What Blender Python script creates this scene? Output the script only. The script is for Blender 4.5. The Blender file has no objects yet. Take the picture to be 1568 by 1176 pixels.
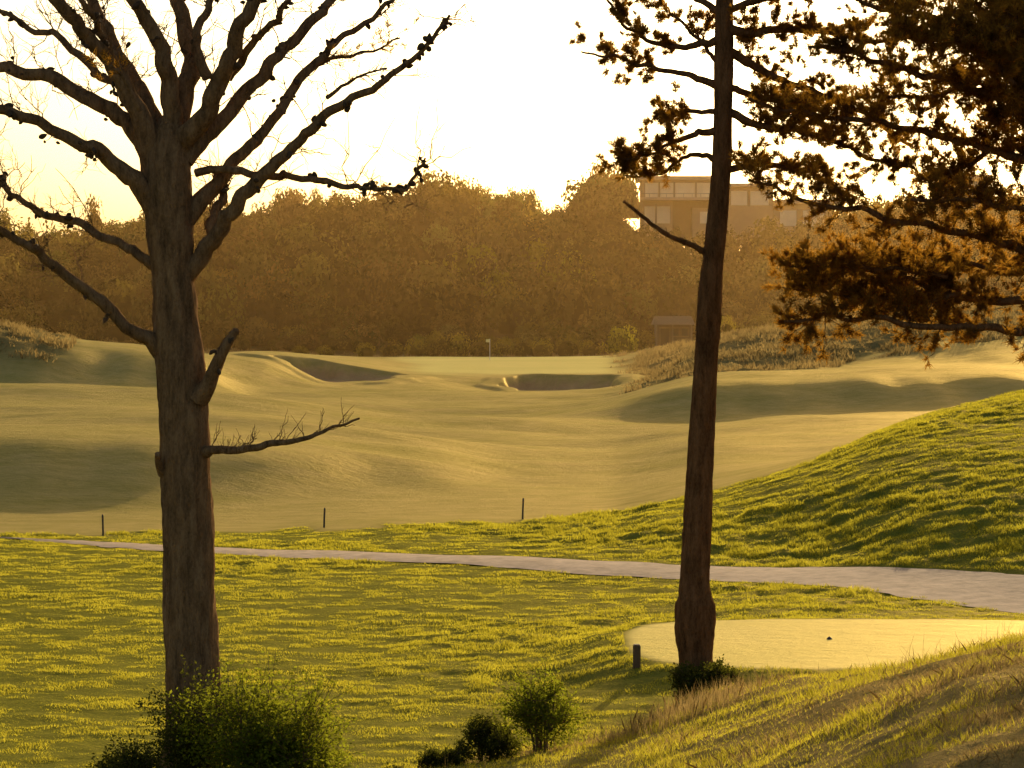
import bpy, math, random
import numpy as np
from mathutils import Vector
random.seed(7); rng=np.random.default_rng(7)
F=3702.0; HY=470.0; CAMZ=7.0
scene=bpy.context.scene
def P(y,py): return (y, CAMZ-(py-HY)*y/F)
def sstep(a,b,x):
    t=np.clip((x-a)/(b-a),0,1); return t*t*(3-2*t)
# ---------------------------------------------------------------- noise
def _h(ix,iy,s):
    n=(ix.astype(np.int64)*374761393+iy.astype(np.int64)*668265263+s*974634777)&0x7fffffff
    n=((n^(n>>13))*1274126177)&0x7fffffff
    n=(n^(n>>16))&0xffffff
    return n/float(0xffffff)
def vn(x,y,s=0):
    x=np.asarray(x,float);y=np.asarray(y,float)
    ix=np.floor(x);iy=np.floor(y);fx=x-ix;fy=y-iy
    fx=fx*fx*(3-2*fx);fy=fy*fy*(3-2*fy)
    a=_h(ix,iy,s);b=_h(ix+1,iy,s);c=_h(ix,iy+1,s);d=_h(ix+1,iy+1,s)
    return (a*(1-fx)+b*fx)*(1-fy)+(c*(1-fx)+d*fx)*fy
def fbm(x,y,s=0,o=3):
    r=0;a=.5;t=0
    for i in range(o):
        r=r+a*vn(x*2**i+i*17.3,y*2**i-i*9.1,s+i);t+=a;a*=.5
    return r/t
def pchip(xk,yk,x):
    xk=np.array(xk,float);yk=np.array(yk,float);h=np.diff(xk);dl=np.diff(yk)/h
    m=np.zeros(len(xk))
    for i in range(1,len(xk)-1):
        if dl[i-1]*dl[i]>0:
            w1=2*h[i]+h[i-1];w2=h[i]+2*h[i-1];m[i]=(w1+w2)/(w1/dl[i-1]+w2/dl[i])
    m[0]=dl[0];m[-1]=dl[-1]
    x=np.clip(x,xk[0],xk[-1]);i=np.clip(np.searchsorted(xk,x)-1,0,len(xk)-2)
    t=(x-xk[i])/h[i]
    return ((1+2*t)*(1-t)**2)*yk[i]+t*(1-t)**2*h[i]*m[i]+t*t*(3-2*t)*yk[i+1]+t*t*(t-1)*h[i]*m[i+1]
# ---------------------------------------------------------------- terrain definition
nearL=[(-30,5.3),(0,5.3),(10,4.0),(18,2.8),(25,1.9),(31,.6),(36,.05),(48,0),(60,.05)]
cols={
-500:nearL+[(74,0),(83,.05),(91.5,2.2),(95,2.3),(110,2.3),(150,2.2),(167,1.8),(177,5.0),(184,5.4),(200,5),(250,3),(290,1.5),(312,1)],
0:nearL+[(74,0),(82,.0),(90.5,2.15),(95,2.25),P(110,630),(150,1.85),(167,1.6),(177,4.9),(183,5.15),(200,4.6),(250,2.5),(290,1.5),(312,1)],
100:nearL+[(74,0),(82,.0),(90.5,2.1),(95,2.2),P(110,631),(150,1.8),(167,1.5),(177,4.3),(183,4.5),(200,4.2),(250,2.5),(290,1.5),(312,1)],
250:nearL+[(74,0),(82.5,.0),(90.5,1.95),(95,2.1),P(110,634),P(150,603),(167,1.25),(177,3.9),(183,4.05),(200,3.5),(250,2),(290,1.5),(312,1)],
400:nearL+[(74,0),(84,.05),(91,1.7),(97,1.85),P(110,643),P(150,612),P(180,598),(198,.8),(209,2.4),(220,2.6),(240,2.6),(262,2.0),(290,1.2),(312,1)],
520:nearL+[(75,.1),(86,.15),(92.5,1.4),(98,1.45),P(112,655),P(125,645),P(150,622),P(180,603),P(208,592),(223,1.6),(235,1.9),(262,1.7),(290,.8),(312,1)],
650:[(-30,5.3),(0,5.3),(10,4.0),(18,2.8),(27,1.85),(32,.6),(37,.05),(48,.05),(60,.1),(75,.15),(88,.2),(95,1.0),(102,1.05),P(112,673),P(130,652),P(150,632),P(180,612),P(210,590),P(230,572),(262,1.2),(272,1.4),(290,.6),(312,.9)],
784:[(-30,5.3),(0,5.3),(10,4.1),(18,2.95),(27,2.0),(32,.6),(37,.05),(48,.1),(60,.1),(66,.2),(75,.15),(85,.23),P(100,715),P(120,668),P(150,630),P(180,612),P(205,606),P(216,602),(226,.47),(240,.62),(270,1.35),(276,1.3),(292,.5),(312,.8)],
930:[(-30,5.3),(0,5.3),(10,4.2),(18,3.1),(27,2.2),(32,.7),(38,.1),(48,.15),(60,.1),(66,.25),(75,.3),(85,.22),P(100,718),P(120,672),P(136,645),(143,.95),(152,1.0),P(180,608),P(216,599),(226,.5),(245,.7),(272,1.5),(292,.7),(312,.8)],
1000:[(-30,5.3),(0,5.3),(10,4.25),(18,3.25),(28,2.25),(32.5,.8),(38,.15),(48,.2),(60,.15),(66,.3),(74,.6),(84,.5),P(100,708),P(125,658),(136,.5),(143,1.7),(155,1.7),P(190,592),P(220,580),(245,1.3),(266,2.3),(292,1.2),(312,1)],
1090:[(-30,5.3),(0,5.3),(10,4.3),(18,3.4),(29,2.35),(33,.9),(38,.2),(48,.2),(58,.2),(66,.3),(72,.75),(80,.95),(85,.9),P(100,690),P(125,652),(136,.45),(144,2.4),(150,2.5),(165,2.3),(190,3.3),(205,4.0),(230,3.7),(270,3),(312,1.5)],
1240:[(-30,5.3),(0,5.3),(10,4.45),(18,3.7),(26,3.0),(33,.9),(38,.3),(48,.35),(58,.3),(64,.4),(72,1.3),(78,1.75),(82,1.75),(90,1.3),(110,1.3),(125,1.0),(136,.5),(144,2.7),(150,2.8),(170,2.5),(190,4.6),(203,5.3),(230,5),(270,4),(312,2.5)],
1400:[(-30,5.3),(0,5.3),(10,4.55),(18,4.05),(24,3.45),(33,.9),(40,.3),(48,.35),(54,.3),(58,.35),(66,1.4),(76,2.6),(83,3.0),(88,2.9),(100,1.8),(125,1.2),(136,.9),(144.5,3.1),(150,3.2),(165,3),(180,4.6),(200,6.1),(230,6),(270,5),(312,3.5)],
1568:[(-30,5.3),(0,5.3),(10,4.7),(18,4.3),(23,3.85),(33,1),(40,.3),(48,.35),(53,.3),(58,.6),(66,1.9),(78,3.2),(88,3.75),(94,3.7),(105,2.0),(134,.9),(143,3.05),(150,3.15),(162,3.3),(175,4.8),(205,6.8),(230,6.8),(270,6),(312,4)],
2100:[(-30,5.5),(0,5.5),(10,5.0),(18,4.8),(23,4.5),(33,1.8),(40,.8),(48,.6),(53,.8),(58,1.6),(66,3.1),(78,4.6),(88,5),(94,5),(105,3.5),(134,1.5),(144,4),(160,4.2),(175,5.5),(205,7.5),(230,7.5),(270,7),(312,5)],
}
sky_px=[-600,-200,0,30,70,100,150,200,240,320,380,420,460,520,560,600,650,690,740,780,805,822,845,870,890,905,940,970,1000,1180,1250,1300,1400,1568,1900,2300]
sky_py=[310,300,328,335,358,345,335,330,325,318,312,300,290,300,300,293,275,275,284,284,290,325,308,312,290,268,268,290,342,345,340,320,300,290,300,300]
def skyline(px): return np.interp(px,sky_px,sky_py)
yd=np.concatenate([np.arange(-30,340,.5),np.arange(340,720,5)])
ck=sorted(cols)
T0=np.array([pchip(*zip(*cols[k]),yd) for k in ck])
pxd=np.arange(-500,2101,8.)
T=np.zeros((len(pxd),len(yd)))
for j in range(len(yd)): T[:,j]=pchip(ck,T0[:,j],pxd)
def sm(T,k):
    T=T.copy()
    for _ in range(k):
        T[:,1:-1]=(T[:,:-2]+2*T[:,1:-1]+T[:,2:])/4
        T[1:-1]=(T[:-2]+2*T[1:-1]+T[2:])/4
    return T
T1=sm(T,2);T2=sm(T,11);wb=(sstep(78,86,yd)*(1-sstep(205,212,yd)))[None,:]
T=T1*(1-wb)+T2*wb
PATH=np.array([[-15.5,73.2],[-14,72.4],[-12.3,71.4],[-10.7,70.4],[-3.3,66.6],[3.65,62.4],[8.2,59.4],[11.7,55.4],[15,50],[19,43]],float)
PW=np.array([.05,.25,.5,.75,.95,1.25,1.6,2.05,2.2,2.3])
pt=np.linspace(0,len(PATH)-1,260)
PX=np.stack([pchip(range(len(PATH)),PATH[:,0],pt),pchip(range(len(PATH)),PATH[:,1],pt)],1)
PWd=np.interp(pt,range(len(PATH)),PW)
def path_dist(x,y):
    yc=np.interp(x,PX[:,0],PX[:,1]); w=np.where(x<-15.5,-1.5,np.interp(x,PX[:,0],PWd))
    sl=np.interp(x,PX[1:,0],np.diff(PX[:,1])/np.diff(PX[:,0]))
    return np.abs(y-yc)/np.sqrt(1+sl*sl)-w
BUNK=[(4.1,220.8,5.3,5.0),(-15.9,217.0,5.8,5.4)]
def bunk_mask(x,y,grow=0.):
    m=np.zeros_like(x)
    for cx,cy,a,b in BUNK:
        ang=np.arctan2((y-cy)/b,(x-cx)/a)
        r=np.hypot((x-cx)/a,(y-cy)/b)*(1+.14*np.sin(3*ang+cx)+.10*np.sin(5*ang+1)+.05*np.sin(9*ang))-grow
        m=np.maximum(m,1-sstep(.84,1.04,r))
    return m
def tee_mask(x,y,soft):
    cx,cy,a,b=7.4,46.9,4.95,3.35
    r=(np.abs((x-cx)/a)**3.6+np.abs((y-cy)/b)**3.6)**(1/3.6)
    d=(r-1)*3.6
    return 1-sstep(0,soft,d)
def height(x,y,micro=True):
    x=np.asarray(x,float);y=np.asarray(y,float)
    px=784+F*x/np.maximum(y,14)
    px=np.clip(px,pxd[0],pxd[-1]-.01)
    fi=(px-pxd[0])/8.;i=np.minimum(fi.astype(int),len(pxd)-2);fi=fi-i
    wy=(fbm(x/8.+7,y/30.,15,3)-.5)*8*sstep(78,90,y)*(1-sstep(205,212,y))
    yy=np.clip(y+wy,-30,714)
    j=np.clip(np.searchsorted(yd,yy,side='right')-1,0,len(yd)-2);fj=(yy-yd[j])/(yd[j+1]-yd[j])
    z=(T[i,j]*(1-fi)+T[i+1,j]*fi)*(1-fj)+(T[i,j+1]*(1-fi)+T[i+1,j+1]*fi)*fj
    sw=(fbm(x/24.+3,y/15.+5,11,2)-.5)*sstep(95,110,y)*(1-sstep(190,208,y))*(1-.6*sstep(12,22,x))
    z=z+sw*1.7
    z=z+(fbm(x/8.+3,y/5.+5,13,3)-.5)*.42*sstep(84,95,y)*(1-sstep(225,235,y))
    bm0=bunk_mask(x,y,.45)
    z=z+.22*bm0
    crest=CAMZ+(HY-skyline(784+F*x/np.maximum(y,300)))*400/F-6.5
    t=sstep(305,402,y)
    hill=z*(1-t)+crest*t
    hill=np.where(y>425,crest*(1-sstep(425,640,y))+3*sstep(425,640,y),hill)
    z=np.where(y>305,hill,z)
    m=bunk_mask(x,y)
    fl=np.where(x<-5,.25,-.85)
    z=z*(1-m)+np.minimum(z,fl)*m
    t1=tee_mask(x,y,1.5)
    z=z*(1-t1)+.5*t1
    if micro:
        pd=path_dist(x,y); off=sstep(0,.5,pd)
        ro=zone_rough(x,y)*off*(1-tee_mask(x,y,.4))
        n=fbm(x/.9,y/.55,31,3)-.5; n2=fbm(x/.28,y/.2,37,2)-.5
        am=.55+.9*sstep(.4,.7,fbm(x/7,y/5,5,2))
        am=am*np.where((y>58)&(x>0),1.7,1)
        z=z+ro*am*(n*.12+n2*.05)
        dr=zone_dry(x,y)
        z=z+dr*(fbm(x/1.6,y/1.2,41,3)-.5)*np.where(y<60,.16,.75)
        z=np.where(pd<.12,z-.05*(1-sstep(-.1,.12,pd)),z)
    return z
yb_px=[-600,0,500,650,784,930,1090,1240,1400,1568,2100];yb_y=[75,75,75,76,78,80,80.5,82.5,88,95,99]
def zone_rough(x,y):
    px=784+F*x/np.maximum(y,14)
    yb=np.interp(px,yb_px,yb_y)+(fbm(x/2.5,y/2.5,51,3)-.5)*5
    return 1-sstep(yb-.8,yb+.8,y)
def zone_dry(x,y):
    px=784+F*x/np.maximum(y,14)
    n=(fbm(x/5,y/4,61,3)-.5)
    a=(1-sstep(31,34,y))*sstep(-2.5,1.5,x+n*4)
    b=sstep(930,1030,px+n*140)*sstep(158,168,y+n*12)*(1-sstep(300,320,y))
    gr=sstep(1220,1330,px+n*60)*(1-sstep(172,180,y+n*16))
    b=b*(1-gr)
    c=(1-sstep(70,130,px+n*60))*sstep(168,174,y)*(1-sstep(192,200,y))
    d=sstep(278,290,y)
    return np.clip(a+b+c+d,0,1)
# ---------------------------------------------------------------- helpers
COL=bpy.context.scene.collection
def mesh_obj(name,verts,faces,mats,midx=None,smooth=True,parent=None,attrs=None):
    me=bpy.data.meshes.new(name)
    if isinstance(faces,np.ndarray): faces=[faces]
    faces=[f for f in faces if len(f)]
    verts=np.asarray(verts,np.float32)
    me.vertices.add(len(verts));me.vertices.foreach_set('co',verts.ravel())
    nl=sum(f.size for f in faces);nf=sum(len(f) for f in faces)
    me.loops.add(nl);me.polygons.add(nf)
    me.loops.foreach_set('vertex_index',np.concatenate([f.ravel() for f in faces]).astype(np.int32))
    tot=np.concatenate([np.full(len(f),f.shape[1]) for f in faces])
    st=np.concatenate([[0],np.cumsum(tot)[:-1]])
    me.polygons.foreach_set('loop_start',st.astype(np.int32))
    if midx is not None: me.polygons.foreach_set('material_index',np.asarray(midx,np.int32))
    me.polygons.foreach_set('use_smooth',np.full(nf,smooth))
    for m in (mats if isinstance(mats,list) else [mats]): me.materials.append(m)
    if attrs:
        for k,v in attrs.items():
            a=me.color_attributes.new(k,'FLOAT_COLOR','POINT')
            a.data.foreach_set('color',np.asarray(v,np.float32).ravel())
    me.update(calc_edges=True)
    o=bpy.data.objects.new(name,me);COL.objects.link(o)
    if parent: o.parent=parent
    return o
def empty(name):
    o=bpy.data.objects.new(name,None);o.empty_display_size=.5;COL.objects.link(o);return o
class Acc:
    def __init__(s): s.v=[];s.f=[];s.n=0;s.m=[]
    def add(s,v,f,m=0):
        s.v.append(np.asarray(v,float));s.f.append(np.asarray(f)+s.n);s.n+=len(v);s.m.append((len(f),m))
    def build(s,name,mats,smooth=True,parent=None):
        by={}
        for f,(c,m) in zip(s.f,s.m): by.setdefault(f.shape[1],[]).append((f,m))
        fs=[];mi=[]
        for k,l in by.items():
            fs.append(np.concatenate([a for a,_ in l]));mi+=[np.full(len(a),m) for a,m in l]
        return mesh_obj(name,np.concatenate(s.v),fs,mats,np.concatenate(mi),smooth,parent)
BOXF=np.array([[0,3,2,1],[4,5,6,7],[0,1,5,4],[1,2,6,5],[2,3,7,6],[3,0,4,7]])
def box(acc,x0,x1,y0,y1,z0,z1,m=0):
    acc.add([[x0,y0,z0],[x1,y0,z0],[x1,y1,z0],[x0,y1,z0],[x0,y0,z1],[x1,y0,z1],[x1,y1,z1],[x0,y1,z1]],BOXF,m)
def catmull(p,n):
    p=np.asarray(p,float);q=np.vstack([2*p[0]-p[1],p,2*p[-1]-p[-2]])
    out=[]
    for i in range(len(p)-1):
        t=np.linspace(0,1,n,endpoint=False)[:,None];a,b,c,d=q[i:i+4]
        out.append(.5*((2*b)+(-a+c)*t+(2*a-5*b+4*c-d)*t*t+(-a+3*b-3*c+d)*t**3))
    out.append(p[-1:]);return np.vstack(out)
def tube(acc,pts,rad,sides=8,rough=0.,m=0,seed=0):
    pts=np.asarray(pts);rad=np.asarray(rad);n=len(pts)
    tg=np.gradient(pts,axis=0);tg/=np.linalg.norm(tg,axis=1)[:,None]+1e-9
    up=np.array([0.13,1,.07]);up/=np.linalg.norm(up)
    a=np.cross(tg,up);a/=np.linalg.norm(a,axis=1)[:,None]+1e-9;b=np.cross(tg,a)
    th=np.arange(sides)/sides*2*np.pi
    r=rad[:,None]*np.ones(sides)
    if rough:
        L=np.concatenate([[0],np.cumsum(np.linalg.norm(np.diff(pts,axis=0),axis=1))])
        th2=np.broadcast_to(th,(n,sides));LL=L[:,None]*np.ones(sides)
        ridg=np.abs(fbm(np.cos(th2)*rad[:,None]*22+50,np.sin(th2)*rad[:,None]*22+LL*2.3,seed+3,3)-.5)*2
        lump=fbm(np.cos(th2)*1.2+9,np.sin(th2)*1.2+LL*1.6,seed+8,2)-.5
        r=r*(1+rough*(ridg-.25)+rough*.9*lump)
    v=pts[:,None,:]+r[:,:,None]*(np.cos(th)[None,:,None]*a[:,None,:]+np.sin(th)[None,:,None]*b[:,None,:])
    i=np.arange(n-1)[:,None]*sides;j=np.arange(sides)[None,:];k=(j+1)%sides
    f=np.stack([i+j,i+k,i+sides+k,i+sides+j],-1).reshape(-1,4)
    acc.add(v.reshape(-1,3),f,m)
    c=np.arange(sides)
    vv=np.vstack([v[-1],pts[-1:]+tg[-1:]*rad[-1]*.6]);acc.add(vv,np.stack([c,(c+1)%sides,np.full(sides,sides)],-1),m)
# ---------------------------------------------------------------- materials
def newmat(name):
    m=bpy.data.materials.new(name);m.use_nodes=True;nt=m.node_tree;nt.nodes.clear()
    return m,nt,nt.nodes,nt.links
def nd(N,t,**k):
    n=N.new(t)
    for a,b in k.items(): setattr(n,a,b)
    return n
def noise(N,L,scale,detail=4,rough=.6,vec=None,stretch=None):
    n=nd(N,'ShaderNodeTexNoise');n.inputs['Scale'].default_value=scale;n.inputs['Detail'].default_value=detail;n.inputs['Roughness'].default_value=rough
    if vec is None:
        vec=nd(N,'ShaderNodeNewGeometry').outputs['Position']
    if stretch:
        mp=nd(N,'ShaderNodeMapping');mp.inputs['Scale'].default_value=stretch;L.new(vec,mp.inputs['Vector']);vec=mp.outputs[0]
    L.new(vec,n.inputs['Vector']);return n.outputs['Fac']
def ramp(N,L,fac,stops):
    r=nd(N,'ShaderNodeValToRGB');e=r.color_ramp.elements
    while len(e)<len(stops): e.new(.5)
    for i,(p,c) in enumerate(stops): e[i].position=p;e[i].color=(*c,1)
    L.new(fac,r.inputs[0]);return r.outputs[0]
def mix(N,L,fac,a,b,mode='MIX'):
    m=nd(N,'ShaderNodeMix',data_type='RGBA',blend_type=mode)
    for s,v in ((0,fac),(6,a),(7,b)):
        if hasattr(v,'links'): L.new(v,m.inputs[s])
        else: m.inputs[s].default_value=v if s==0 else (*v,1)
    return m.outputs[2]
def simple(name,col,rough=.8,c2=None,scale=8,bump=0,metal=0,stretch=None,spec=.3):
    m,nt,N,L=newmat(name);o=nd(N,'ShaderNodeOutputMaterial');b=nd(N,'ShaderNodeBsdfPrincipled')
    b.inputs['Roughness'].default_value=rough;b.inputs['Metallic'].default_value=metal;b.inputs['Specular IOR Level'].default_value=spec
    nz=noise(N,L,scale,5,.65,stretch=stretch)
    L.new(ramp(N,L,nz,[(.3,col),(.7,c2 or tuple(x*.75 for x in col))]),b.inputs['Base Color'])
    if bump:
        bp=nd(N,'ShaderNodeBump');bp.inputs['Strength'].default_value=1;bp.inputs['Distance'].default_value=bump;L.new(nz,bp.inputs['Height']);L.new(bp.outputs[0],b.inputs['Normal'])
    L.new(b.outputs[0],o.inputs[0]);return m
def leafmat(name,dark,light,trans,tmix=.5,scale=3,attr=None):
    m,nt,N,L=newmat(name);o=nd(N,'ShaderNodeOutputMaterial')
    nz=noise(N,L,scale,3,.7)
    c=ramp(N,L,nz,[(.32,dark),(.68,light)])
    t=ramp(N,L,nz,[(.3,tuple(x*.6 for x in trans)),(.7,trans)])
    if attr:
        a=nd(N,'ShaderNodeVertexColor',layer_name=attr)
        c=mix(N,L,1.,c,a.outputs[0],'MULTIPLY');t=mix(N,L,1.,t,a.outputs[0],'MULTIPLY')
    d=nd(N,'ShaderNodeBsdfDiffuse');tr=nd(N,'ShaderNodeBsdfTranslucent');mx=nd(N,'ShaderNodeMixShader')
    L.new(c,d.inputs[0]);L.new(t,tr.inputs[0]);mx.inputs[0].default_value=tmix
    L.new(d.outputs[0],mx.inputs[1]);L.new(tr.outputs[0],mx.inputs[2])
    L.new(mx.outputs[0],o.inputs[0]);return m
def terrain_mat():
    m,nt,N,L=newmat('turf');o=nd(N,'ShaderNodeOutputMaterial');b=nd(N,'ShaderNodeBsdfDiffuse')
    A=nd(N,'ShaderNodeVertexColor',layer_name='zoneA');B=nd(N,'ShaderNodeVertexColor',layer_name='zoneB')
    sa=nd(N,'ShaderNodeSeparateColor');sb=nd(N,'ShaderNodeSeparateColor');L.new(A.outputs[0],sa.inputs[0]);L.new(B.outputs[0],sb.inputs[0])
    n1=noise(N,L,.16,4,.65,stretch=(.35,1,1));n2=noise(N,L,1.4,5,.7,stretch=(.5,1,1));n3=noise(N,L,16,3,.7)
    fair=mix(N,L,.5,ramp(N,L,n1,[(.33,(.24,.21,.04)),(.5,(.42,.31,.10)),(.68,(.24,.22,.035))]),ramp(N,L,n2,[(.3,(.15,.15,.022)),(.5,(.33,.26,.07)),(.7,(.50,.35,.13))]))
    rough=mix(N,L,.5,ramp(N,L,n2,[(.3,(.075,.09,.008)),(.55,(.18,.18,.016)),(.75,(.32,.28,.03))]),ramp(N,L,n3,[(.3,(.06,.075,.008)),(.7,(.28,.26,.025))]))
    dry=mix(N,L,.5,ramp(N,L,n2,[(.3,(.10,.085,.022)),(.55,(.26,.18,.06)),(.75,(.13,.14,.025))]),ramp(N,L,n3,[(.3,(.08,.06,.02)),(.7,(.28,.21,.08))]))
    sand=ramp(N,L,n2,[(.3,(.42,.25,.12)),(.7,(.56,.36,.18))])
    green=ramp(N,L,n1,[(.3,(.50,.46,.13)),(.7,(.62,.54,.18))])
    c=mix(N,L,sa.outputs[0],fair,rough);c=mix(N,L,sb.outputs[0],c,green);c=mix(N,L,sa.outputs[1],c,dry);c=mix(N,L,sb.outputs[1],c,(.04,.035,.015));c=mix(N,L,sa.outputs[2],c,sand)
    L.new(c,b.inputs['Color'])
    b0=nd(N,'ShaderNodeBump');b0.inputs['Distance'].default_value=.16;b0.inputs['Strength'].default_value=.8
    L.new(noise(N,L,1.3,5,.75,stretch=(.45,1,1)),b0.inputs['Height'])
    b1=nd(N,'ShaderNodeBump');b1.inputs['Distance'].default_value=.07;b1.inputs['Strength'].default_value=.9
    hi=noise(N,L,7,5,.8,stretch=(.4,1,1));L.new(hi,b1.inputs['Height']);L.new(b0.outputs[0],b1.inputs['Normal'])
    b2=nd(N,'ShaderNodeBump');b2.inputs['Distance'].default_value=.015;L.new(noise(N,L,60,2,.6),b2.inputs['Height']);L.new(b1.outputs[0],b2.inputs['Normal'])
    L.new(b2.outputs[0],b.inputs['Normal'])
    g=nd(N,'ShaderNodeBsdfGlossy');g.inputs['Roughness'].default_value=.52;g.inputs[0].default_value=(1,.74,.30,1);L.new(b1.outputs[0],g.inputs['Normal'])
    # mown turf has a sheen against the light, rough / sand much less
    mr=nd(N,'ShaderNodeMath',operation='MAXIMUM');L.new(sa.outputs[0],mr.inputs[0]);L.new(sa.outputs[1],mr.inputs[1])
    mr2=nd(N,'ShaderNodeMath',operation='MAXIMUM');L.new(mr.outputs[0],mr2.inputs[0]);L.new(sa.outputs[2],mr2.inputs[1])
    mm=nd(N,'ShaderNodeMapRange');mm.inputs['To Min'].default_value=.125;mm.inputs['To Max'].default_value=.045;L.new(mr2.outputs[0],mm.inputs['Value'])
    mx=nd(N,'ShaderNodeMixShader');L.new(mm.outputs[0],mx.inputs[0]);L.new(b.outputs[0],mx.inputs[1]);L.new(g.outputs[0],mx.inputs[2])
    L.new(mx.outputs[0],o.inputs[0]);return m
M_turf=terrain_mat()
M_blade=leafmat('grass_blade',(.08,.10,.010),(.18,.17,.018),(.70,.60,.05),.62,scale=1.2)
M_dryblade=leafmat('dry_grass_blade',(.10,.07,.03),(.21,.15,.06),(.48,.33,.12),.5,scale=1.5)
M_needle=leafmat('pine_needles',(.040,.028,.008),(.085,.055,.014),(.70,.34,.035),.5,scale=2)
M_leafG=leafmat('shrub_leaves',(.04,.06,.008),(.09,.12,.012),(.40,.42,.025),.5,scale=5)
M_leafD=leafmat('shrub_leaves_dark',(.022,.03,.009),(.055,.06,.014),(.18,.18,.02),.4,scale=5)
M_wood=leafmat('distant_leaves',(.020,.020,.006),(.062,.052,.015),(.30,.19,.035),.24,scale=.22,attr='tint')
def bark(name,c1,c2):
    m,nt,N,L=newmat(name);o=nd(N,'ShaderNodeOutputMaterial');b=nd(N,'ShaderNodeBsdfDiffuse')
    n1=noise(N,L,9,6,.7,stretch=(1.3,1.3,.28));n2=noise(N,L,50,3,.7,stretch=(1,1,.5))
    c=mix(N,L,.35,ramp(N,L,n1,[(.34,tuple(x*.25 for x in c1)),(.5,c1),(.7,c2)]),ramp(N,L,n2,[(.3,tuple(x*.4 for x in c1)),(.7,c2)]))
    L.new(c,b.inputs['Color'])
    bp=nd(N,'ShaderNodeBump');bp.inputs['Distance'].default_value=.07;L.new(n1,bp.inputs['Height'])
    b2=nd(N,'ShaderNodeBump');b2.inputs['Distance'].default_value=.012;L.new(n2,b2.inputs['Height']);L.new(bp.outputs[0],b2.inputs['Normal'])
    L.new(b2.outputs[0],b.inputs['Normal']);L.new(b.outputs[0],o.inputs[0]);return m
M_bark=bark('pine_bark',(.22,.125,.06),(.40,.24,.12));M_bark2=bark('pine_bark_red',(.18,.085,.035),(.32,.16,.07))
M_cone=simple('pine_cone',(.05,.03,.015),.9,(.09,.05,.025),30)
M_path=simple('path_gravel',(.66,.46,.31),.95,(.42,.29,.19),2.2,.03,spec=.03)
M_post=simple('weathered_timber',(.20,.11,.05),.85,(.10,.06,.035),14,.004,stretch=(1,1,.2))
M_stake=simple('stake_paint',(.035,.03,.025),.6,(.06,.05,.04),20)
M_white=simple('pole_white',(.75,.72,.65),.5,(.65,.62,.55),10)
M_flag=simple('flag_cloth',(.75,.70,.35),.8,(.65,.6,.3),6)
M_wall=simple('rendered_wall',(.30,.22,.14),.85,(.25,.18,.12),1.2)
M_wall2=simple('dark_cladding',(.12,.08,.05),.8,(.09,.06,.04),2)
M_roof=simple('roof_slab',(.42,.32,.22),.8,(.34,.26,.18),1.2)
M_glassrefl=simple('window_painted_reflection',(.78,.68,.46),.15,(.62,.52,.34),.4,spec=.8)  # pale cream base colour paints a bright reflection into the panes
M_frame=simple('window_frame',(.16,.12,.08),.5,(.13,.10,.07),3)
M_shed=simple('shed_boards',(.14,.095,.05),.85,(.09,.065,.035),3,.01,stretch=(1,1,.2))
M_shtrim=simple('shed_trim',(.20,.15,.09),.7,(.16,.12,.07),3)
M_dark=simple('dark_opening',(.03,.025,.02),.7,(.02,.018,.015),3)
# ---------------------------------------------------------------- terrain mesh
uin=np.arange(-.235,.2351,.0011);uo=.235+np.cumsum(.0011*1.13**np.arange(1,46));uo=uo[uo<1.2]
u=np.concatenate([-uo[::-1],uin,uo])
ys=[-28.]
while ys[-1]<3200:
    y=ys[-1]
    d=.6 if y<9 else .13 if y<36 else .11 if y<84 else .3 if y<96 else .5 if y<134 else .4 if y<205 else .25 if y<229 else .5 if y<300 else 1.5 if y<440 else (y-440)*.06+2
    ys.append(y+d)
ys=np.array(ys)
Y,U=np.meshgrid(ys,u,indexing='ij');X=U*(Y+32)
Z=height(X,Y)
Z=np.where(Y>640,3+0*Z,Z)
nr,nc=X.shape
ii=np.arange(nr-1)[:,None]*nc+np.arange(nc-1)[None,:]
FF=np.stack([ii,ii+1,ii+nc+1,ii+nc],-1).reshape(-1,4)
fx=X.ravel();fy=Y.ravel()
bm=bunk_mask(fx,fy);dry=zone_dry(fx,fy);ro=zone_rough(fx,fy);tm=tee_mask(fx,fy,.25)
pxx=784+F*fx/np.maximum(fy,14)
gn=(fbm(fx/6,fy/6,66,2)-.5)
gm=sstep(228,236,fy+gn*8)*(1-sstep(274,280,fy))*sstep(590,660,pxx+gn*60)*(1-sstep(915,965,pxx))
gm=np.maximum(gm,tm)
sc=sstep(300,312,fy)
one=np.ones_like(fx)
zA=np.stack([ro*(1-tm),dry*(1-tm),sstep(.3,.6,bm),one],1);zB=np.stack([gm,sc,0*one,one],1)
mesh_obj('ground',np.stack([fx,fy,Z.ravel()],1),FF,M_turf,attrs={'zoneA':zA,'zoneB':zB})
n=len(PX);tg=np.gradient(PX,axis=0);tg/=np.linalg.norm(tg,axis=1)[:,None];nm=np.stack([-tg[:,1],tg[:,0]],1)
cr=np.linspace(-1,1,9);pp=[]
for c in cr:
    ed=(fbm(pt*6+c*30,pt*0+c,77,3)-.5)*.4*(abs(c)>.9)
    q=PX+nm*(PWd*c+ed)[:,None]
    pp.append(np.column_stack([q,height(q[:,0],q[:,1],False)+.012+.03*(1-c*c)]))
pp=np.stack(pp,1).reshape(-1,3);i0=np.arange(n-1)[:,None]*9+np.arange(8)[None,:]
mesh_obj('gravel_path',pp,np.stack([i0,i0+1,i0+10,i0+9],-1).reshape(-1,4)[:,::-1],M_path)
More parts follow.
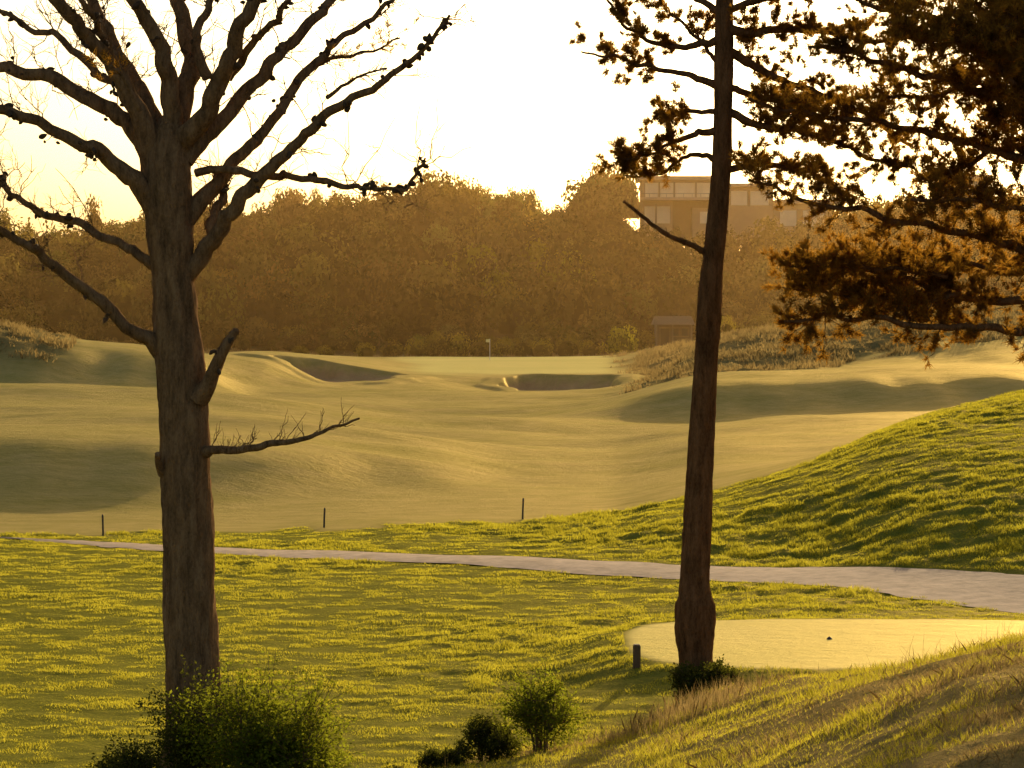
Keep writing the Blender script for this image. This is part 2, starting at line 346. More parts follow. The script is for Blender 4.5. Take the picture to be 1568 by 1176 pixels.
# ---------------------------------------------------------------- grass
def blades(x,y,h,w,lean=.35,zoff=-.01):
    n=len(x);z=height(x,y)+zoff
    a=rng.uniform(0,2*np.pi,n);b=rng.normal(0,lean,(n,2))*h[:,None]
    base=np.stack([x,y,z],1);s=np.stack([np.cos(a),np.sin(a)*.6,0*a],1)*w[:,None]*.5
    tip=base+np.column_stack([b,h])
    mid=base+np.column_stack([b*.35,h*.55])
    v=np.stack([base-s,base+s,mid+s*.75,tip,mid-s*.75],1).reshape(-1,3)
    f=(np.arange(n)[:,None]*5+np.arange(5)[None,:])
    return v,f
def scatter(n,y0,y1,um=.225,yp=1.):
    t=rng.random(n);y=(y0**yp+(y1**yp-y0**yp)*t)**(1/yp);x=rng.uniform(-um,um,n)*(y+2);return x,y
N1=1050000
x,y=scatter(N1,33,97,.222,1.1)
cl=fbm(x/.55,y/.34,71,3);keep=(zone_rough(x,y)>.5)&(path_dist(x,y)>.0)&(tee_mask(x,y,.3)<.3)&(rng.random(N1)<sstep(.30,.60,cl)*.8+.3)
x,y,cl=x[keep],y[keep],cl[keep]
big=sstep(.4,.7,fbm(x/7,y/5,5,2))
h=(.025+.065*sstep(.42,.72,cl))*(.65+.6*big)*rng.uniform(.6,1.3,len(x))*np.where((y>60)&(x>1),1.4,1);w=rng.uniform(.008,.016,len(x))*(y/50)
v,f=blades(x,y,h,w);mesh_obj('rough_grass',v,f,M_blade,smooth=False)
N2=380000
x,y=scatter(N2,10,35,.24,1.2)
n=fbm(x/.7,y/.6,81,3);k=(rng.random(N2)<sstep(.3,.62,n)*.6+.4)
x,y,n=x[k],y[k],n[k];dz=zone_dry(x,y);isd=rng.random(len(x))<dz*(.12+.8*sstep(.42,.60,fbm(x/1.8,y/1.4,91,3)))
h=(.035+.07*sstep(.4,.75,n))*rng.uniform(.5,1.3,len(x))*(.5+.5*sstep(12,21,y));w=rng.uniform(.004,.008,len(x))*(.6+.4*sstep(12,22,y))
v,f=blades(x[isd],y[isd],h[isd]*1.1,w[isd],.6);mesh_obj('dry_grass',v,f,M_dryblade,smooth=False)
v,f=blades(x[~isd],y[~isd],h[~isd],w[~isd],.45);mesh_obj('bank_grass',v,f,M_blade,smooth=False)
xs=[];yy=[];hh=[]
for (px,yv,r,hm,c) in [(1010,26,.5,.36,700),(1075,25,.45,.32,450),(950,25.5,.5,.25,300),(1130,27,.35,.25,200),(1420,22.8,.5,.26,25),(1500,22.8,.5,.32,25),(1400,23.,.2,.34,10),(1200,26,.5,.22,60),(560,25.5,.5,.25,200),(1540,22.6,.3,.3,15)]:
    cx=(px-784)*yv/F;xs.append(rng.normal(cx,r*.7,c));yy.append(rng.normal(yv,r*.5,c));hh.append(rng.uniform(.3,1,c)*hm)
x=np.concatenate(xs);y=np.concatenate(yy);h=np.concatenate(hh)
v,f=blades(x,y,h,rng.uniform(.003,.006,len(x)),.25);mesh_obj('tall_dry_grass',v,f,M_dryblade,smooth=False)
N3=260000
x,y=scatter(N3,155,300,.225,1.)
n=fbm(x/2.0,y/2.4,95,3);k=(zone_dry(x,y)>.35)&(rng.random(N3)<sstep(.36,.6,n)+.2);x,y,n=x[k],y[k],n[k]
h=(.15+.45*sstep(.42,.7,n))*rng.uniform(.5,1.2,len(x))
v,f=blades(x,y,h,rng.uniform(.05,.10,len(x)),.35);mesh_obj('dune_grass',v,f,M_dryblade,smooth=False)
# ---------------------------------------------------------------- pine trees
def tufts(pos,dr,K=22,L0=.10,L1=.16,w=.009,spread=.75):
    n=len(pos);pos=np.repeat(pos,K,0);dr=np.repeat(dr,K,0)
    d=dr*.7+rng.normal(0,spread,(n*K,3))*.75;d/=np.linalg.norm(d,axis=1)[:,None]
    l=rng.uniform(L0,L1,n*K)[:,None];pos=pos+rng.normal(0,.012,(n*K,3))
    s=np.cross(d,rng.normal(0,1,(n*K,3)));s/=np.linalg.norm(s,axis=1)[:,None]+1e-9;s*=w*.5
    v=np.stack([pos-s,pos+s,pos+d*l],1).reshape(-1,3)
    return v,np.arange(n*K*3).reshape(-1,3)
class Tree:
    def __init__(s,D): s.D=D;s.a=Acc();s.tp=[];s.td=[];s.sc=D/F
    def br(s,pts,o0=0,o1=0,sides=10,rough=.25,wob=.0,n=8):
        p=np.array(pts,float);t=np.linspace(0,1,len(p));d=s.D+o0+(o1-o0)*t
        q=np.stack([(p[:,0]-784)*d/F,d,CAMZ-(p[:,1]-HY)*d/F],1)
        c=catmull(q,n);r=np.interp(np.linspace(0,len(p)-1,len(c)),range(len(p)),p[:,2])*.5*s.sc
        if wob:
            L=np.arange(len(c));g=random.random()*99
            c=c+np.stack([fbm(L*.35+g,L*0.,1,2)-.5,fbm(L*.35+g,L*0.+5,2,2)-.5,fbm(L*.35+g,L*0.+9,3,2)-.5],1)*wob*np.minimum(1,L/4)[:,None]
        tube(s.a,c,r,sides,rough,0,random.randint(0,99));return c,r
    def twigs(s,c,n,l0,l1,start=.4,r=.006,up=.3,tuft=0,depth=1,tk=.5,droop=0):
        for _ in range(n):
            i=int((start+(1-start)*random.random())*(len(c)-2));b=c[i];t=c[i+1]-c[i];t/=np.linalg.norm(t)
            rd=rng.normal(0,1,3);d=t*.7+rd*.6+np.array([0,0,up]);d/=np.linalg.norm(d)
            L=random.uniform(l0,l1);m=6
            bend=rng.normal(0,.3,3)+np.array([0,0,up*.6-droop])
            kink=rng.normal(0,.035,(m+1,3))*L;kink[0]=0
            q=np.array([b+d*L*k/m+bend*L*.5*(k/m)**2 for k in range(m+1)])+kink
            tube(s.a,q,np.linspace(r,r*.4,m+1),4,0)
            if depth>0: s.twigs(q,3,l0*.45,l1*.5,.2,r*.6,up,tuft,depth-1,tk)
            if tuft:
                for k in range(1,m+1):
                    if k>=m-1 or random.random()<tk:
                        e=q[k]-q[k-1];e/=np.linalg.norm(e);s.tp.append(q[k]);s.td.append(e+np.array([0,0,.3]))
    def cones(s,c,r,n,start=.3,size=.035):
        for _ in range(n):
            i=int((start+(1-start)*random.random())*(len(c)-1));off=rng.normal(0,1,3);off/=np.linalg.norm(off)
            p=c[i]+off*(r[i]+.01)
            for _ in range(random.randint(1,3)):
                q=p+rng.normal(0,.025,3);d=rng.normal(0,1,3);d/=np.linalg.norm(d);z=size*random.uniform(.6,1.15)
                tt=np.linspace(-1,1,6);tube(s.a,q+d*tt[:,None]*z,z*.62*np.sqrt(np.maximum(.06,1-(tt*.95)**2))*(1-.2*tt),6,.3,1)
    def finish(s,name,bark,K=22,L0=.10,L1=.16,w=.009):
        e=empty(name);s.a.build('trunk_and_limbs',[bark,M_cone],parent=e)
        if s.tp:
            v,f=tufts(np.array(s.tp),np.array(s.td),K,L0,L1,w);mesh_obj('needles',v,f,M_needle,smooth=False,parent=e)
        print(name,'tufts',len(s.tp));return e
t=Tree(25.)
t.br([(300,1215,112),(298,1130,90),(296,1060,80),(292,960,79),(290,850,76),(285,740,76),(282,640,75),(276,560,73),(271,500,68),(266,420,64),(262,350,70),(258,300,74),(259,250,68),(262,205,52),(266,180,34)],sides=44,rough=.18,n=26)
BL=[
([(240,250,40),(205,160,28),(165,95,24),(125,50,22),(70,-25,19)],-.6,9),
([(246,220,32),(222,150,24),(185,95,20),(160,45,19),(130,-40,17)],.7,8),
([(235,215,24),(200,150,16),(150,110,13),(90,60,11),(40,40,9),(-30,0,7)],1.1,9),
([(256,215,34),(262,135,27),(240,65,24),(185,-30,19)],-.3,8),
([(262,225,40),(287,140,31),(290,70,26),(262,-35,22)],.5,7),
([(272,235,38),(312,175,30),(345,110,26),(366,40,24),(410,-35,19)],-.6,9),
([(282,245,32),(335,185,24),(400,115,20),(452,60,17),(500,0,14),(520,-40,13)],.8,12),
([(350,120,15),(390,60,11),(430,20,9),(460,-30,7)],-.9,7),
([(240,275,40),(205,205,28),(140,152,24),(70,118,20),(0,105,16),(-70,90,13)],.6,14),
([(240,330,38),(215,290,30),(165,245,23),(110,212,19),(50,187,16),(0,170,14),(-70,150,11)],-.8,14),
([(240,408,18),(185,376,14),(110,338,12),(50,317,10),(14,292,8),(2,265,6)],.5,12),
([(262,552,30),(200,503,21),(140,452,17),(75,400,14),(30,368,12),(-50,330,10)],-.8,14),
([(285,425,32),(325,375,26),(352,330,23),(385,287,20),(440,238,17),(490,180,15),(560,146,12),(620,100,9),(665,60,7),(686,22,4)],-.9,22),
([(300,405,22),(326,350,17),(338,295,12),(331,262,9)],.3,6),
([(278,345,36),(330,283,23),(382,224,19),(432,168,16),(478,100,13),(520,60,10),(580,18,8),(610,-20,6)],.9,16),
([(300,265,14),(350,264,12),(420,270,11),(500,281,10),(560,290,8),(610,290,6),(640,268,5),(652,244,3)],-.5,18),
([(318,120,18),(300,60,15),(320,10,12),(330,-30,11)],.2,5),
([(165,95,13),(150,40,10),(110,-10,8)],-.9,4),
]
for pts,o,nc_ in BL:
    c,r=t.br(pts,0,o,rough=.28,wob=.09)
    t.cones(c,r,nc_,.3,.042);t.twigs(c,13,.15,.8,.3,.0065,.2,0,2)
c,r=t.br([(303,610,34),(318,590,26),(328,565,21),(345,532,17),(362,505,12)],-.15,-.4,rough=.3);t.cones(c,r,5,.4,.03)
c,r=t.br([(310,692,22),(330,690,13),(380,686,11),(440,677,9),(490,662,6),(548,640,3)],-.1,-.5,rough=.25,wob=.05)
t.twigs(c,26,.10,.34,.1,.005,.5,0,1)
t.br([(250,725,18),(243,710,12),(241,695,9)],-.1,-.3)
c,r=t.br([(14,292,9),(-20,250,7),(-10,215,4)],.5,.6);t.twigs(c,8,.1,.4,.2,.005)
c,r=t.br([(478,100,9),(520,88,6),(570,78,4),(610,58,3)],.6,.8,wob=.05);t.twigs(c,16,.12,.38,.2,.005,.1,1,0,.4)
c,r=t.br([(500,150,7),(545,118,4),(590,105,3)],.5,.7,wob=.05);t.twigs(c,16,.12,.38,.1,.005,.1,0,1)
c,r=t.br([(215,170,8),(190,120,6),(170,100,4)],-1,-1.2);t.twigs(c,10,.12,.35,.1,.004,.1,1,0,.1)
t.finish('bare_pine_tree',M_bark,K=12,L0=.05,L1=.10,w=.008)
t=Tree(29.)
t.br([(1066,1100,70),(1065,1060,56),(1064,1010,50),(1063,960,60),(1064,925,58),(1064,890,44),(1067,820,42),(1072,700,40),(1078,600,37),(1084,500,36),(1087,450,36),(1092,400,32),(1097,350,32),(1104,260,30),(1107,170,29),(1108,90,30),(1110,0,26),(1114,-70,23)],sides=40,rough=.19,n=22)
c,r=t.br([(1082,388,11),(1045,370,8),(1000,346,6),(955,308,4)],0,-.4,wob=.04);t.twigs(c,4,.08,.2,.3,.003)
RT=[
([(1104,60,14),(1060,72,10),(1000,62,7),(950,30,5),(920,-10,4)],-.6,13,.3),
([(1104,135,14),(1050,112,9),(990,100,7),(940,88,5),(890,78,3)],.5,15,.45),
([(1102,200,13),(1060,205,9),(1020,222,6),(985,238,4),(945,245,3)],-.5,16,.35),
([(1103,170,10),(1065,172,7),(1030,178,5),(1000,170,3)],.6,10,.4),
([(1100,245,10),(1060,240,7),(1010,262,4),(960,275,3)],.3,12,.4),
([(1108,20,12),(1060,-5,9),(1010,-20,7)],.5,8,.3),
([(1105,100,9),(1080,70,6),(1040,30,5),(1020,10,3)],.8,10,.3),
([(1108,40,18),(1150,50,13),(1230,45,10),(1320,60,8),(1400,55,5)],-.5,28,.2),
([(1110,75,16),(1170,110,12),(1240,140,9),(1320,175,7),(1400,225,5)],.7,30,.2),
([(1108,170,14),(1180,195,10),(1250,210,8),(1330,240,6),(1400,260,4)],-.7,34,.15),
([(1104,260,13),(1170,255,9),(1240,265,7),(1310,300,5)],.6,28,.15),
([(1106,130,12),(1160,150,9),(1210,160,7),(1270,190,5)],1.1,22,.2),
([(1110,0,13),(1160,-30,9),(1210,-50,7)],.3,8,.3),
([(1110,20,12),(1180,0,9),(1260,-10,7)],-.9,18,.3),
]
for pts,o,k,st in RT:
    c,r=t.br(pts,0,o,rough=.2,wob=.1);t.twigs(c,k,.14,.38,st,.005,.25,1,1,.25)
t.finish('pine_tree',M_bark2,K=30,L0=.06,L1=.10,w=.011)
t=Tree(27.)
t.br([(1790,1180,110),(1785,1000,80),(1790,700,74),(1780,400,66),(1770,150,56),(1765,-100,46),(1760,-400,30),(1750,-700,12)],sides=24,rough=.17,n=14)
RP=[
([(1780,520,28),(1680,500,19),(1568,508,13),(1450,500,10),(1350,492,8),(1270,485,6),(1205,488,4)],-.8,50,.2,.1),
([(1780,470,24),(1650,462,17),(1500,458,11),(1400,430,8),(1320,415,6),(1235,420,4)],.5,60,.3,.15),
([(1470,450,8),(1400,460,6),(1300,455,5),(1200,440,3)],.1,56,.1,.1),
([(1450,425,7),(1360,410,6),(1280,405,5),(1215,412,3)],-.4,40,.1,.1),
([(1775,360,30),(1650,372,20),(1568,385,15),(1480,355,12),(1400,345,10),(1310,320,8),(1220,300,6),(1145,280,4)],-1.0,56,.2,.2),
([(1775,330,28),(1650,290,20),(1560,240,15),(1450,215,12),(1350,190,9),(1250,180,7),(1150,150,5)],1.0,66,.2,.2),
([(1770,240,26),(1650,200,18),(1540,150,14),(1440,120,10),(1340,90,8),(1240,70,5)],-.8,80,.15,.2),
([(1768,150,26),(1640,110,18),(1540,70,14),(1430,30,10),(1320,5,7)],.8,80,.15,.2),
([(1765,80,24),(1650,40,18),(1560,10,13),(1450,-20,9),(1330,-40,6)],-.6,76,.15,.2),
([(1770,280,22),(1680,300,14),(1580,320,10),(1500,310,8),(1400,300,5)],-1.6,56,.2,.2),
([(1770,200,22),(1660,230,14),(1560,220,10),(1480,250,7),(1420,280,4)],1.6,64,.2,.2),
([(1765,60,22),(1640,100,14),(1520,110,10),(1420,150,7),(1330,150,4)],2.0,84,.2,.2),
([(1760,-20,22),(1650,20,14),(1540,40,10),(1440,60,7),(1360,40,4)],-2.0,84,.2,.2),
([(1760,-60,22),(1620,-40,14),(1500,-30,10),(1400,-10,7)],1.2,80,.2,.2),
([(1775,430,20),(1650,410,13),(1560,420,9),(1480,400,6),(1390,395,4)],1.4,34,.3,.1),
([(1768,120,22),(1660,150,14),(1580,170,10),(1500,180,7)],.2,70,.2,.2),
([(1766,20,22),(1660,50,14),(1580,80,10),(1500,90,7)],-1.2,80,.2,.2),
([(1766,0,22),(1660,10,14),(1580,10,10),(1500,30,7)],0,80,.2,.2),
([(1768,200,22),(1640,170,14),(1560,130,10),(1480,60,7)],-1.7,72,.2,.2),
]
for pts,o,k,st,up in RP:
    c,r=t.br(pts,0,o,rough=.2,wob=.12);t.twigs(c,k,.18,.48,st,.006,up,1,1,.2)
t.finish('pine_tree',M_bark2,K=24,L0=.055,L1=.10,w=.011)
# ---------------------------------------------------------------- shrubs
def shrub(name,cx,cy,rx,ry,h,n,leaf,mat,zoff=-.1,blobs=9,open_=.5):
    z0=float(height(np.array([cx]),np.array([cy]))[0])+zoff
    e=empty(name);a=Acc();pts=[]
    for k in range(blobs):
        th=random.uniform(0,2*math.pi);r=math.sqrt(random.random())*.8
        c=np.array([cx+rx*r*math.cos(th),cy+ry*r*math.sin(th),z0+h*(.25+.53*random.random()*(1-r*.5))])
        pr=h*random.uniform(.16,.30)
        for _ in range(2):
            q=np.array([[cx+rx*.2*math.cos(th),cy,z0],[(cx+c[0])/2,(cy+c[1])/2,z0+(c[2]-z0)*.6],c+rng.normal(0,.05,3)])
            tube(a,catmull(q,4),np.linspace(.012,.004,9),5)
        m=n//blobs;d=rng.normal(0,1,(m,3));d/=np.linalg.norm(d,axis=1)[:,None]
        rr=pr*(open_+(1.1-open_)*rng.random(m)**.6)*(1+.45*(fbm(d[:,0]*3+k*7,d[:,2]*3+d[:,1]*2,k,2)-.5)*2)
        pts.append(c+d*rr[:,None]*np.array([1.15,1.15,.95]))
        for _ in range(11):
            dd=rng.normal(0,1,3);dd[2]=abs(dd[2])+.2;dd/=np.linalg.norm(dd);tip=c+dd*pr*random.uniform(1.2,1.8)
            tube(a,np.array([c,(c+tip)/2+rng.normal(0,.02,3),tip]),[.005,.0035,.002],4)
            kk=20;pts.append(c+(tip-c)*rng.uniform(.5,1.02,kk)[:,None]+rng.normal(0,.02,(kk,3)))
    p=np.vstack(pts);m=len(p);l=rng.uniform(.6,1.2,m)[:,None]*leaf
    d=rng.normal(0,1,(m,3));d[:,2]=d[:,2]*.6+.3;d/=np.linalg.norm(d,axis=1)[:,None]
    s=np.cross(d,rng.normal(0,1,(m,3)));s/=np.linalg.norm(s,axis=1)[:,None];s*=l*.28
    v=np.stack([p,p+d*l*.5+s,p+d*l,p+d*l*.5-s],1).reshape(-1,3);f=np.arange(m*4).reshape(-1,4)
    mesh_obj('leaves',v,f,mat,smooth=False,parent=e);a.build('stems',[M_post],parent=e);return e
shrub('shrub',-2.5,23.6,.65,.6,1.55,13000,.042,M_leafG,blobs=18,open_=.3)
shrub('shrub',-2.15,23.2,.6,.5,1.05,8000,.042,M_leafG,blobs=10,open_=.3)
shrub('shrub',-3.75,23.2,.5,.4,.85,8000,.04,M_leafD,blobs=8)
shrub('shrub',-3.2,24.2,.45,.4,1.5,11000,.04,M_leafD,blobs=10)
shrub('shrub',-.3,26.6,.40,.3,.58,6000,.036,M_leafD,blobs=8)
shrub('shrub',.32,26.3,.34,.3,1.15,3600,.042,M_leafG,blobs=12,open_=.1)
shrub('shrub',-.75,26.2,.35,.3,.42,3000,.036,M_leafD,blobs=6)
shrub('ivy_shrub',2.22,28.7,.5,.35,.62,8000,.045,M_leafD,blobs=9)
shrub('shrub',3.6,29.0,.35,.3,.35,2500,.04,M_leafD,blobs=5,zoff=.0)
shrub('shrub',-1.3,26.0,.3,.3,.3,2500,.036,M_leafD,blobs=5)
# ---------------------------------------------------------------- distant woodland
def crown_template(n):
    pts=[];no=[];nb=13
    for k in range(nb):
        th=random.uniform(0,2*math.pi);el=random.uniform(-.2,1)
        c=np.array([math.cos(th)*math.sqrt(max(0,1-el*el))*.60,math.sin(th)*math.sqrt(max(0,1-el*el))*.60,.5+el*.42])
        d=rng.normal(0,1,(n//nb,3));d/=np.linalg.norm(d,axis=1)[:,None]
        pts.append(c+d*(random.uniform(.22,.40)*(.88+.18*rng.random(n//nb)))[:,None]);no.append(d)
    p=np.vstack(pts);m=len(p);nrm=np.vstack(no)+rng.normal(0,.28,(m,3));nrm/=np.linalg.norm(nrm,axis=1)[:,None]
    s=np.cross(nrm,rng.normal(0,1,(m,3)));s/=np.linalg.norm(s,axis=1)[:,None];q=np.cross(nrm,s)
    l=rng.uniform(.03,.075,m)[:,None]
    return np.stack([p-s*l,p-q*l*.6,p+s*l,p+q*l*.6],1)
TM=[crown_template(850) for _ in range(7)]
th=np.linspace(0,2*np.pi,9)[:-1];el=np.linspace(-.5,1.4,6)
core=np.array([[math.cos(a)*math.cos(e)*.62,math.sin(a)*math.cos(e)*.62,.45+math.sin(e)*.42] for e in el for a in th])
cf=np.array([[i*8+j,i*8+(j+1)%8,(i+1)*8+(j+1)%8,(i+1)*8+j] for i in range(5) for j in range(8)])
CR=[]
yv=308.
while yv<412:
    half=.225*yv+12;xv=-half+random.uniform(0,4)
    while xv<half:
        px=784+F*xv/yv
        if not(960<px<1200 and yv>372) and not(1190<px<1300 and yv>382) and not(yv<318 and 980<px<1150):
            r=random.uniform(2.2,6.4);hh=r*random.uniform(1.0,1.6)
            if yv>392: hh=6.5*random.uniform(.7,1.15);r=random.uniform(2.2,4)
            if yv<320: r*=.6;hh*=.5
            CR.append((xv+random.uniform(-1,1),yv+random.uniform(-2,2),r,hh,None))
        xv+=random.uniform(3.2,6.6)
    yv+=random.uniform(4.4,6.4)
LB=(2.6,2.8,1.5);LC=(1.8,1.9,1.2)
for px,y_,r,hh,c in [(950,292,2.6,4.0,(4,4.8,1.6)),(1112,292,1.6,3.2,LB),(1085,300,2.,3,LC),(560,286,1.6,1.8,LB),(600,287,1.8,2.2,LC),(640,288,2,2.8,LB),(670,289,2.3,3.4,LC),(700,290,2.2,3.2,LB),(735,289,2,3.,LC),(770,290,1.8,2.6,LB),(800,290,2,2.8,LC),(830,291,2,2.6,LB),(870,292,2.2,3,LC),(905,292,1.8,2.2,LB),(985,300,2,2.8,LC),(460,280,1.3,1.2,LC),(500,283,1.4,1.4,LB),(720,345,5,7.5,(2.2,2.7,.8)),(830,352,5.5,8,(2.2,2.7,.8)),(880,342,5,7,(2,2.6,.8)),(760,335,4,6,(1.9,2.3,.8)),(1210,365,5,6.5,(2.4,2.4,.8)),(350,340,5,6,(2.2,1.9,1.2)),(470,334,5,6,(2.2,1.9,1.3)),
    (912,396,3.6,8.5,(2,1.6,.7)),(940,398,3.4,8,(2,1.5,.7)),(1150,380,3,6.5,None),(1240,378,3.5,7.5,None),(1215,379,3,7,None),(1270,378,3,8,None),(660,398,4,8,None),(145,396,2.6,9.5,(1.2,1,.7)),(1020,384,2.5,5,None),(1075,384,2.2,5.5,None),(1045,383,2.2,4.5,None),(1120,383,2.2,6,None)]:
    CR.append(((px-784)*y_/F,y_,r,hh,c))
V=[];tint=[];CV=[];CT=[]
for (x_,y_,r,hh,c) in CR:
    tm_=random.choice(TM);a=random.uniform(0,6.28);ca,sa_=math.cos(a),math.sin(a)
    z_=float(height(np.array([x_]),np.array([y_]))[0])-.1*hh
    R=np.array([[ca,-sa_,0],[sa_,ca,0],[0,0,1]])
    V.append((tm_@R.T)*np.array([r,r,hh])+np.array([x_,y_,z_]));cc=core@R.T*np.array([r,r,hh])+np.array([x_,y_,z_]);CV.append(cc)
    g=random.choice([.5,.7,.9,1.1,1.5,1.9])*random.uniform(.85,1.15);k=np.array([g*random.uniform(.8,1.15),g*random.uniform(.9,1.25),g*random.uniform(.7,1.2)]) if c is None else np.array(c)
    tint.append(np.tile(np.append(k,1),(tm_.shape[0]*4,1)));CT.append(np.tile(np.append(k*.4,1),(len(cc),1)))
V=np.concatenate(V).reshape(-1,3);f1=np.arange(len(V)).reshape(-1,4)
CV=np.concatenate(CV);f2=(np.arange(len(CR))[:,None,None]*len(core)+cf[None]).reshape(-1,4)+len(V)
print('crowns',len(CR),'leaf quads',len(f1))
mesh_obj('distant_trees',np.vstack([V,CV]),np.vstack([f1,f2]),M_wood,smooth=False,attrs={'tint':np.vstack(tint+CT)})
# ---------------------------------------------------------------- house on the hill
def W2(px,py,y): return (px-784)*y/F, CAMZ-(py-HY)*y/F
e=empty('modern_house');y0=388.
def part(nm,mat,boxes):
    a=Acc()
    for b in boxes:
        x0,zt=W2(b[0],b[1],y0);x1,zb=W2(b[2],b[3],y0);box(a,x0,x1,y0+b[4],y0+b[5],zb,zt)
    return a.build(nm,[mat],False,e)
part('upper_storey_wall',M_wall,[(984,276,1108,306,0,9),(1108,286,1185,320,1,9),(1185,312,1278,372,.5,9)])
part('lower_storey_wall',M_wall,[(984,306.2,1030,374,.2,9),(1060,318,1184,374,.4,9)])
part('link_wall',M_wall2,[(1030.5,306.5,1059,374,1.5,8),(1059.5,306.5,1107,317.5,2,8)])
part('roof',M_roof,[(978,270,1114,275.5,-1.2,9.6),(1110,281,1190,285.5,-.4,9.6),(1188,306,1284,311.5,-.5,9.6)])
part('balcony',M_roof,[(980,303,1110,307,-2.2,-.01)])
part('windows',M_glassrefl,[(988,280,1008,302,-.05,-.02),(1011,280,1031,302,-.05,-.02),(1034,280,1064,302,-.05,-.02),(1067,280,1090,302,-.05,-.02),(1120,292,1145,314,.93,.97),(1150,292,1178,314,.93,.97),(987,316,1003,342,.12,.16),(1006,316,1026,342,.12,.16),(1072,324,1100,342,.32,.36),(1195,322,1220,346,.42,.46),(1230,322,1262,346,.42,.46)])
part('window_frames',M_frame,[(1008.3,279,1010.7,303,-.12,-.0),(1031.3,279,1033.7,303,-.12,0),(1064.3,279,1066.7,303,-.12,0),(1145.5,290,1149.5,316,.88,1),(1003.3,312,1005.7,342,.08,.2),(1220.5,320,1229.5,348,.38,.5)])
part('balcony_rail',M_frame,[(980,297,1110,297.8,-2.2,-2.1)]+[(980+k*13,297.9,980.6+k*13,302.9,-2.2,-2.1) for k in range(11)])
e=empty('modern_house');y0=392.
part('wall',M_wall,[(1444,274,1512,330,0,8)]);part('roof',M_roof,[(1440,268,1518,273.5,-1,8.6)])
part('windows',M_glassrefl,[(1450,279,1474,300,-.05,-.02),(1480,279,1505,300,-.05,-.02)])
e=empty('wooden_shed');y0=299.
part('wall',M_shed,[(1004,497,1058,530,0,3)]);part('doorway',M_dark,[(1012,503,1024,529,-.03,-.01),(1030,503,1039,514,-.03,-.01),(1044,503,1053,514,-.03,-.01)])
part('trim',M_shtrim,[(1009,501.3,1027,502.8,-.06,-.035),(1028,501.3,1055,502.8,-.06,-.035),(1028,514.3,1055,515.4,-.06,-.035),(1003,497.2,1005.5,530,-1.4,-1.3),(1028,497.2,1030,530,-1.4,-1.3),(1056.5,497.2,1059,530,-1.4,-1.3)])
a=Acc();xa,z1=W2(999,497,y0);xb,zt=W2(1063,484,y0)
rv=[[xa,y0-1.6,z1],[xb,y0-1.6,z1],[xb,y0+3.4,z1],[xa,y0+3.4,z1],[xa+.3,y0+.9,zt],[xb-.3,y0+.9,zt]]
a.add(rv,np.array([[0,1,5,4],[2,3,4,5]]));a.add(rv,np.array([[1,2,5],[3,0,4]]))
a.build('roof',[M_shed],False,e)
# ---------------------------------------------------------------- golf furniture
def gz(x,y): return float(height(np.array([float(x)]),np.array([float(y)]))[0])
x_=(750-784)*262/F;z_=gz(x_,262);a=Acc()
tube(a,np.array([[x_,262,z_-.1],[x_,262,z_+1.2],[x_,262,z_+2.3]]),[.035,.035,.03],8,0,0)
fv=[]
for i in range(7):
    q=i/6;fv+= [[x_-.02-q*.4,262+.06*math.sin(q*6),z_+2.28-.03*q],[x_-.02-q*.4,262+.06*math.sin(q*6+.4),z_+1.98+.02*q-.04]]
a.add(fv,np.array([[2*i,2*i+2,2*i+3,2*i+1] for i in range(6)]),1);a.build('golf_flagstick',[M_white,M_flag])
for px,top,bot in [(158,788,820),(496,778,808),(800,763,795)]:
    for yv in np.arange(66,92,.1):
        X_=(px-784)*yv/F;zz=gz(X_,yv)
        if HY+(CAMZ-zz)*F/yv<=bot: break
    hgt=(bot-top)*yv/F;a=Acc();ln=.04*random.uniform(-1,1)
    tube(a,np.array([[X_,yv,zz-.15],[X_+ln*.5,yv,zz+hgt*.5],[X_+ln,yv,zz+hgt*.93],[X_+ln,yv,zz+hgt]]),[.03,.03,.03,.02],8,.05,0)
    tube(a,np.array([[X_+ln*.8,yv,zz+hgt*.78],[X_+ln*.9,yv,zz+hgt*.86]]),[.033,.033],8,0,1)
    a.build('marker_stake',[M_stake,M_post])
X_=(975-784)*44.2/F;zz=gz(X_,44.2);a=Acc()
w_=.068;c8=[(-w_,-w_),(w_,-w_),(w_,w_),(-w_,w_)]
vv=[[X_+p,44.2+q,zz-.2] for p,q in c8]+[[X_+p,44.2+q,zz+.38] for p,q in c8]+[[X_+p*.75,44.2+q*.75,zz+.41] for p,q in c8]
a.add(vv,np.array([[0,1,5,4],[1,2,6,5],[2,3,7,6],[3,0,4,7],[4,5,9,8],[5,6,10,9],[6,7,11,10],[7,4,8,11],[8,9,10,11]]));a.build('wooden_post',[M_post],False)
X_=(1270-784)*47.3/F;zz=gz(X_,47.3);a=Acc()
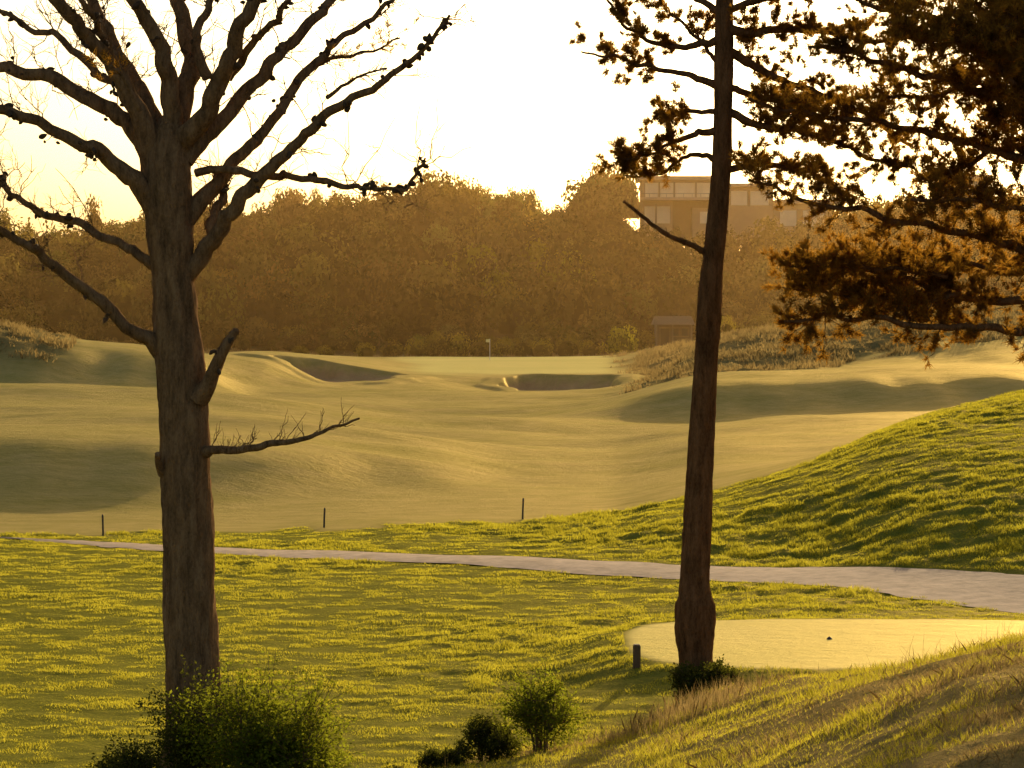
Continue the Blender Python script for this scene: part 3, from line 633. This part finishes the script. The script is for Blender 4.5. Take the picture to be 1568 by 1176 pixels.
tt=np.linspace(0,1,7);tube(a,np.array([[X_,47.3,zz-.03+.08*q] for q in tt]),[.04,.055,.06,.055,.045,.03,.012],12,0,0)
tube(a,np.array([[X_,47.3,zz-.12],[X_,47.3,zz]]),[.012,.012],6,0,1);a.build('tee_marker',[M_stake,M_white])
# ---------------------------------------------------------------- evening haze over the valley
m,nt,N,L=newmat('haze');o=nd(N,'ShaderNodeOutputMaterial');vs=nd(N,'ShaderNodeVolumeScatter')
vs.inputs['Color'].default_value=(1,.58,.20,1);vs.inputs['Density'].default_value=.00036;vs.inputs['Anisotropy'].default_value=.65
L.new(vs.outputs[0],o.inputs['Volume'])
a=Acc();box(a,-300,300,180,560,-20,50);a.build('evening_haze',[m],False)
# ---------------------------------------------------------------- light
EL,AZ=12.5,16
w=bpy.data.worlds.new('World');scene.world=w;w.use_nodes=True;N=w.node_tree.nodes;L=w.node_tree.links
bg=N['Background'];sk=N.new('ShaderNodeTexSky');sk.sky_type='NISHITA';sk.sun_disc=False;sk.sun_elevation=math.radians(EL);sk.sun_rotation=math.radians(AZ)
sk.dust_density=4;sk.air_density=1.0;sk.altitude=20;sk.ozone_density=.4
L.new(sk.outputs[0],bg.inputs[0]);bg.inputs[1].default_value=.15
ld=bpy.data.lights.new('sun','SUN');ld.energy=5;ld.angle=math.radians(.5);ld.color=(1,.80,.46)
lo=bpy.data.objects.new('sun',ld);COL.objects.link(lo)
s=Vector((math.sin(math.radians(AZ))*math.cos(math.radians(EL)),math.cos(math.radians(AZ))*math.cos(math.radians(EL)),math.sin(math.radians(EL))))
lo.rotation_euler=s.to_track_quat('Z','Y').to_euler();lo.location=s*60
# ---------------------------------------------------------------- camera
cd=bpy.data.cameras.new('camera');cd.lens=85;cd.sensor_width=36;cd.clip_end=6000;cd.clip_start=.5
cd.shift_y=(HY-588)/1568
co=bpy.data.objects.new('camera',cd);COL.objects.link(co);co.location=(0,0,CAMZ);co.rotation_euler=(math.radians(90),0,0)
scene.camera=co
scene.view_settings.view_transform='Standard'
try: scene.view_settings.look='None'
except Exception: pass
scene.view_settings.exposure=0
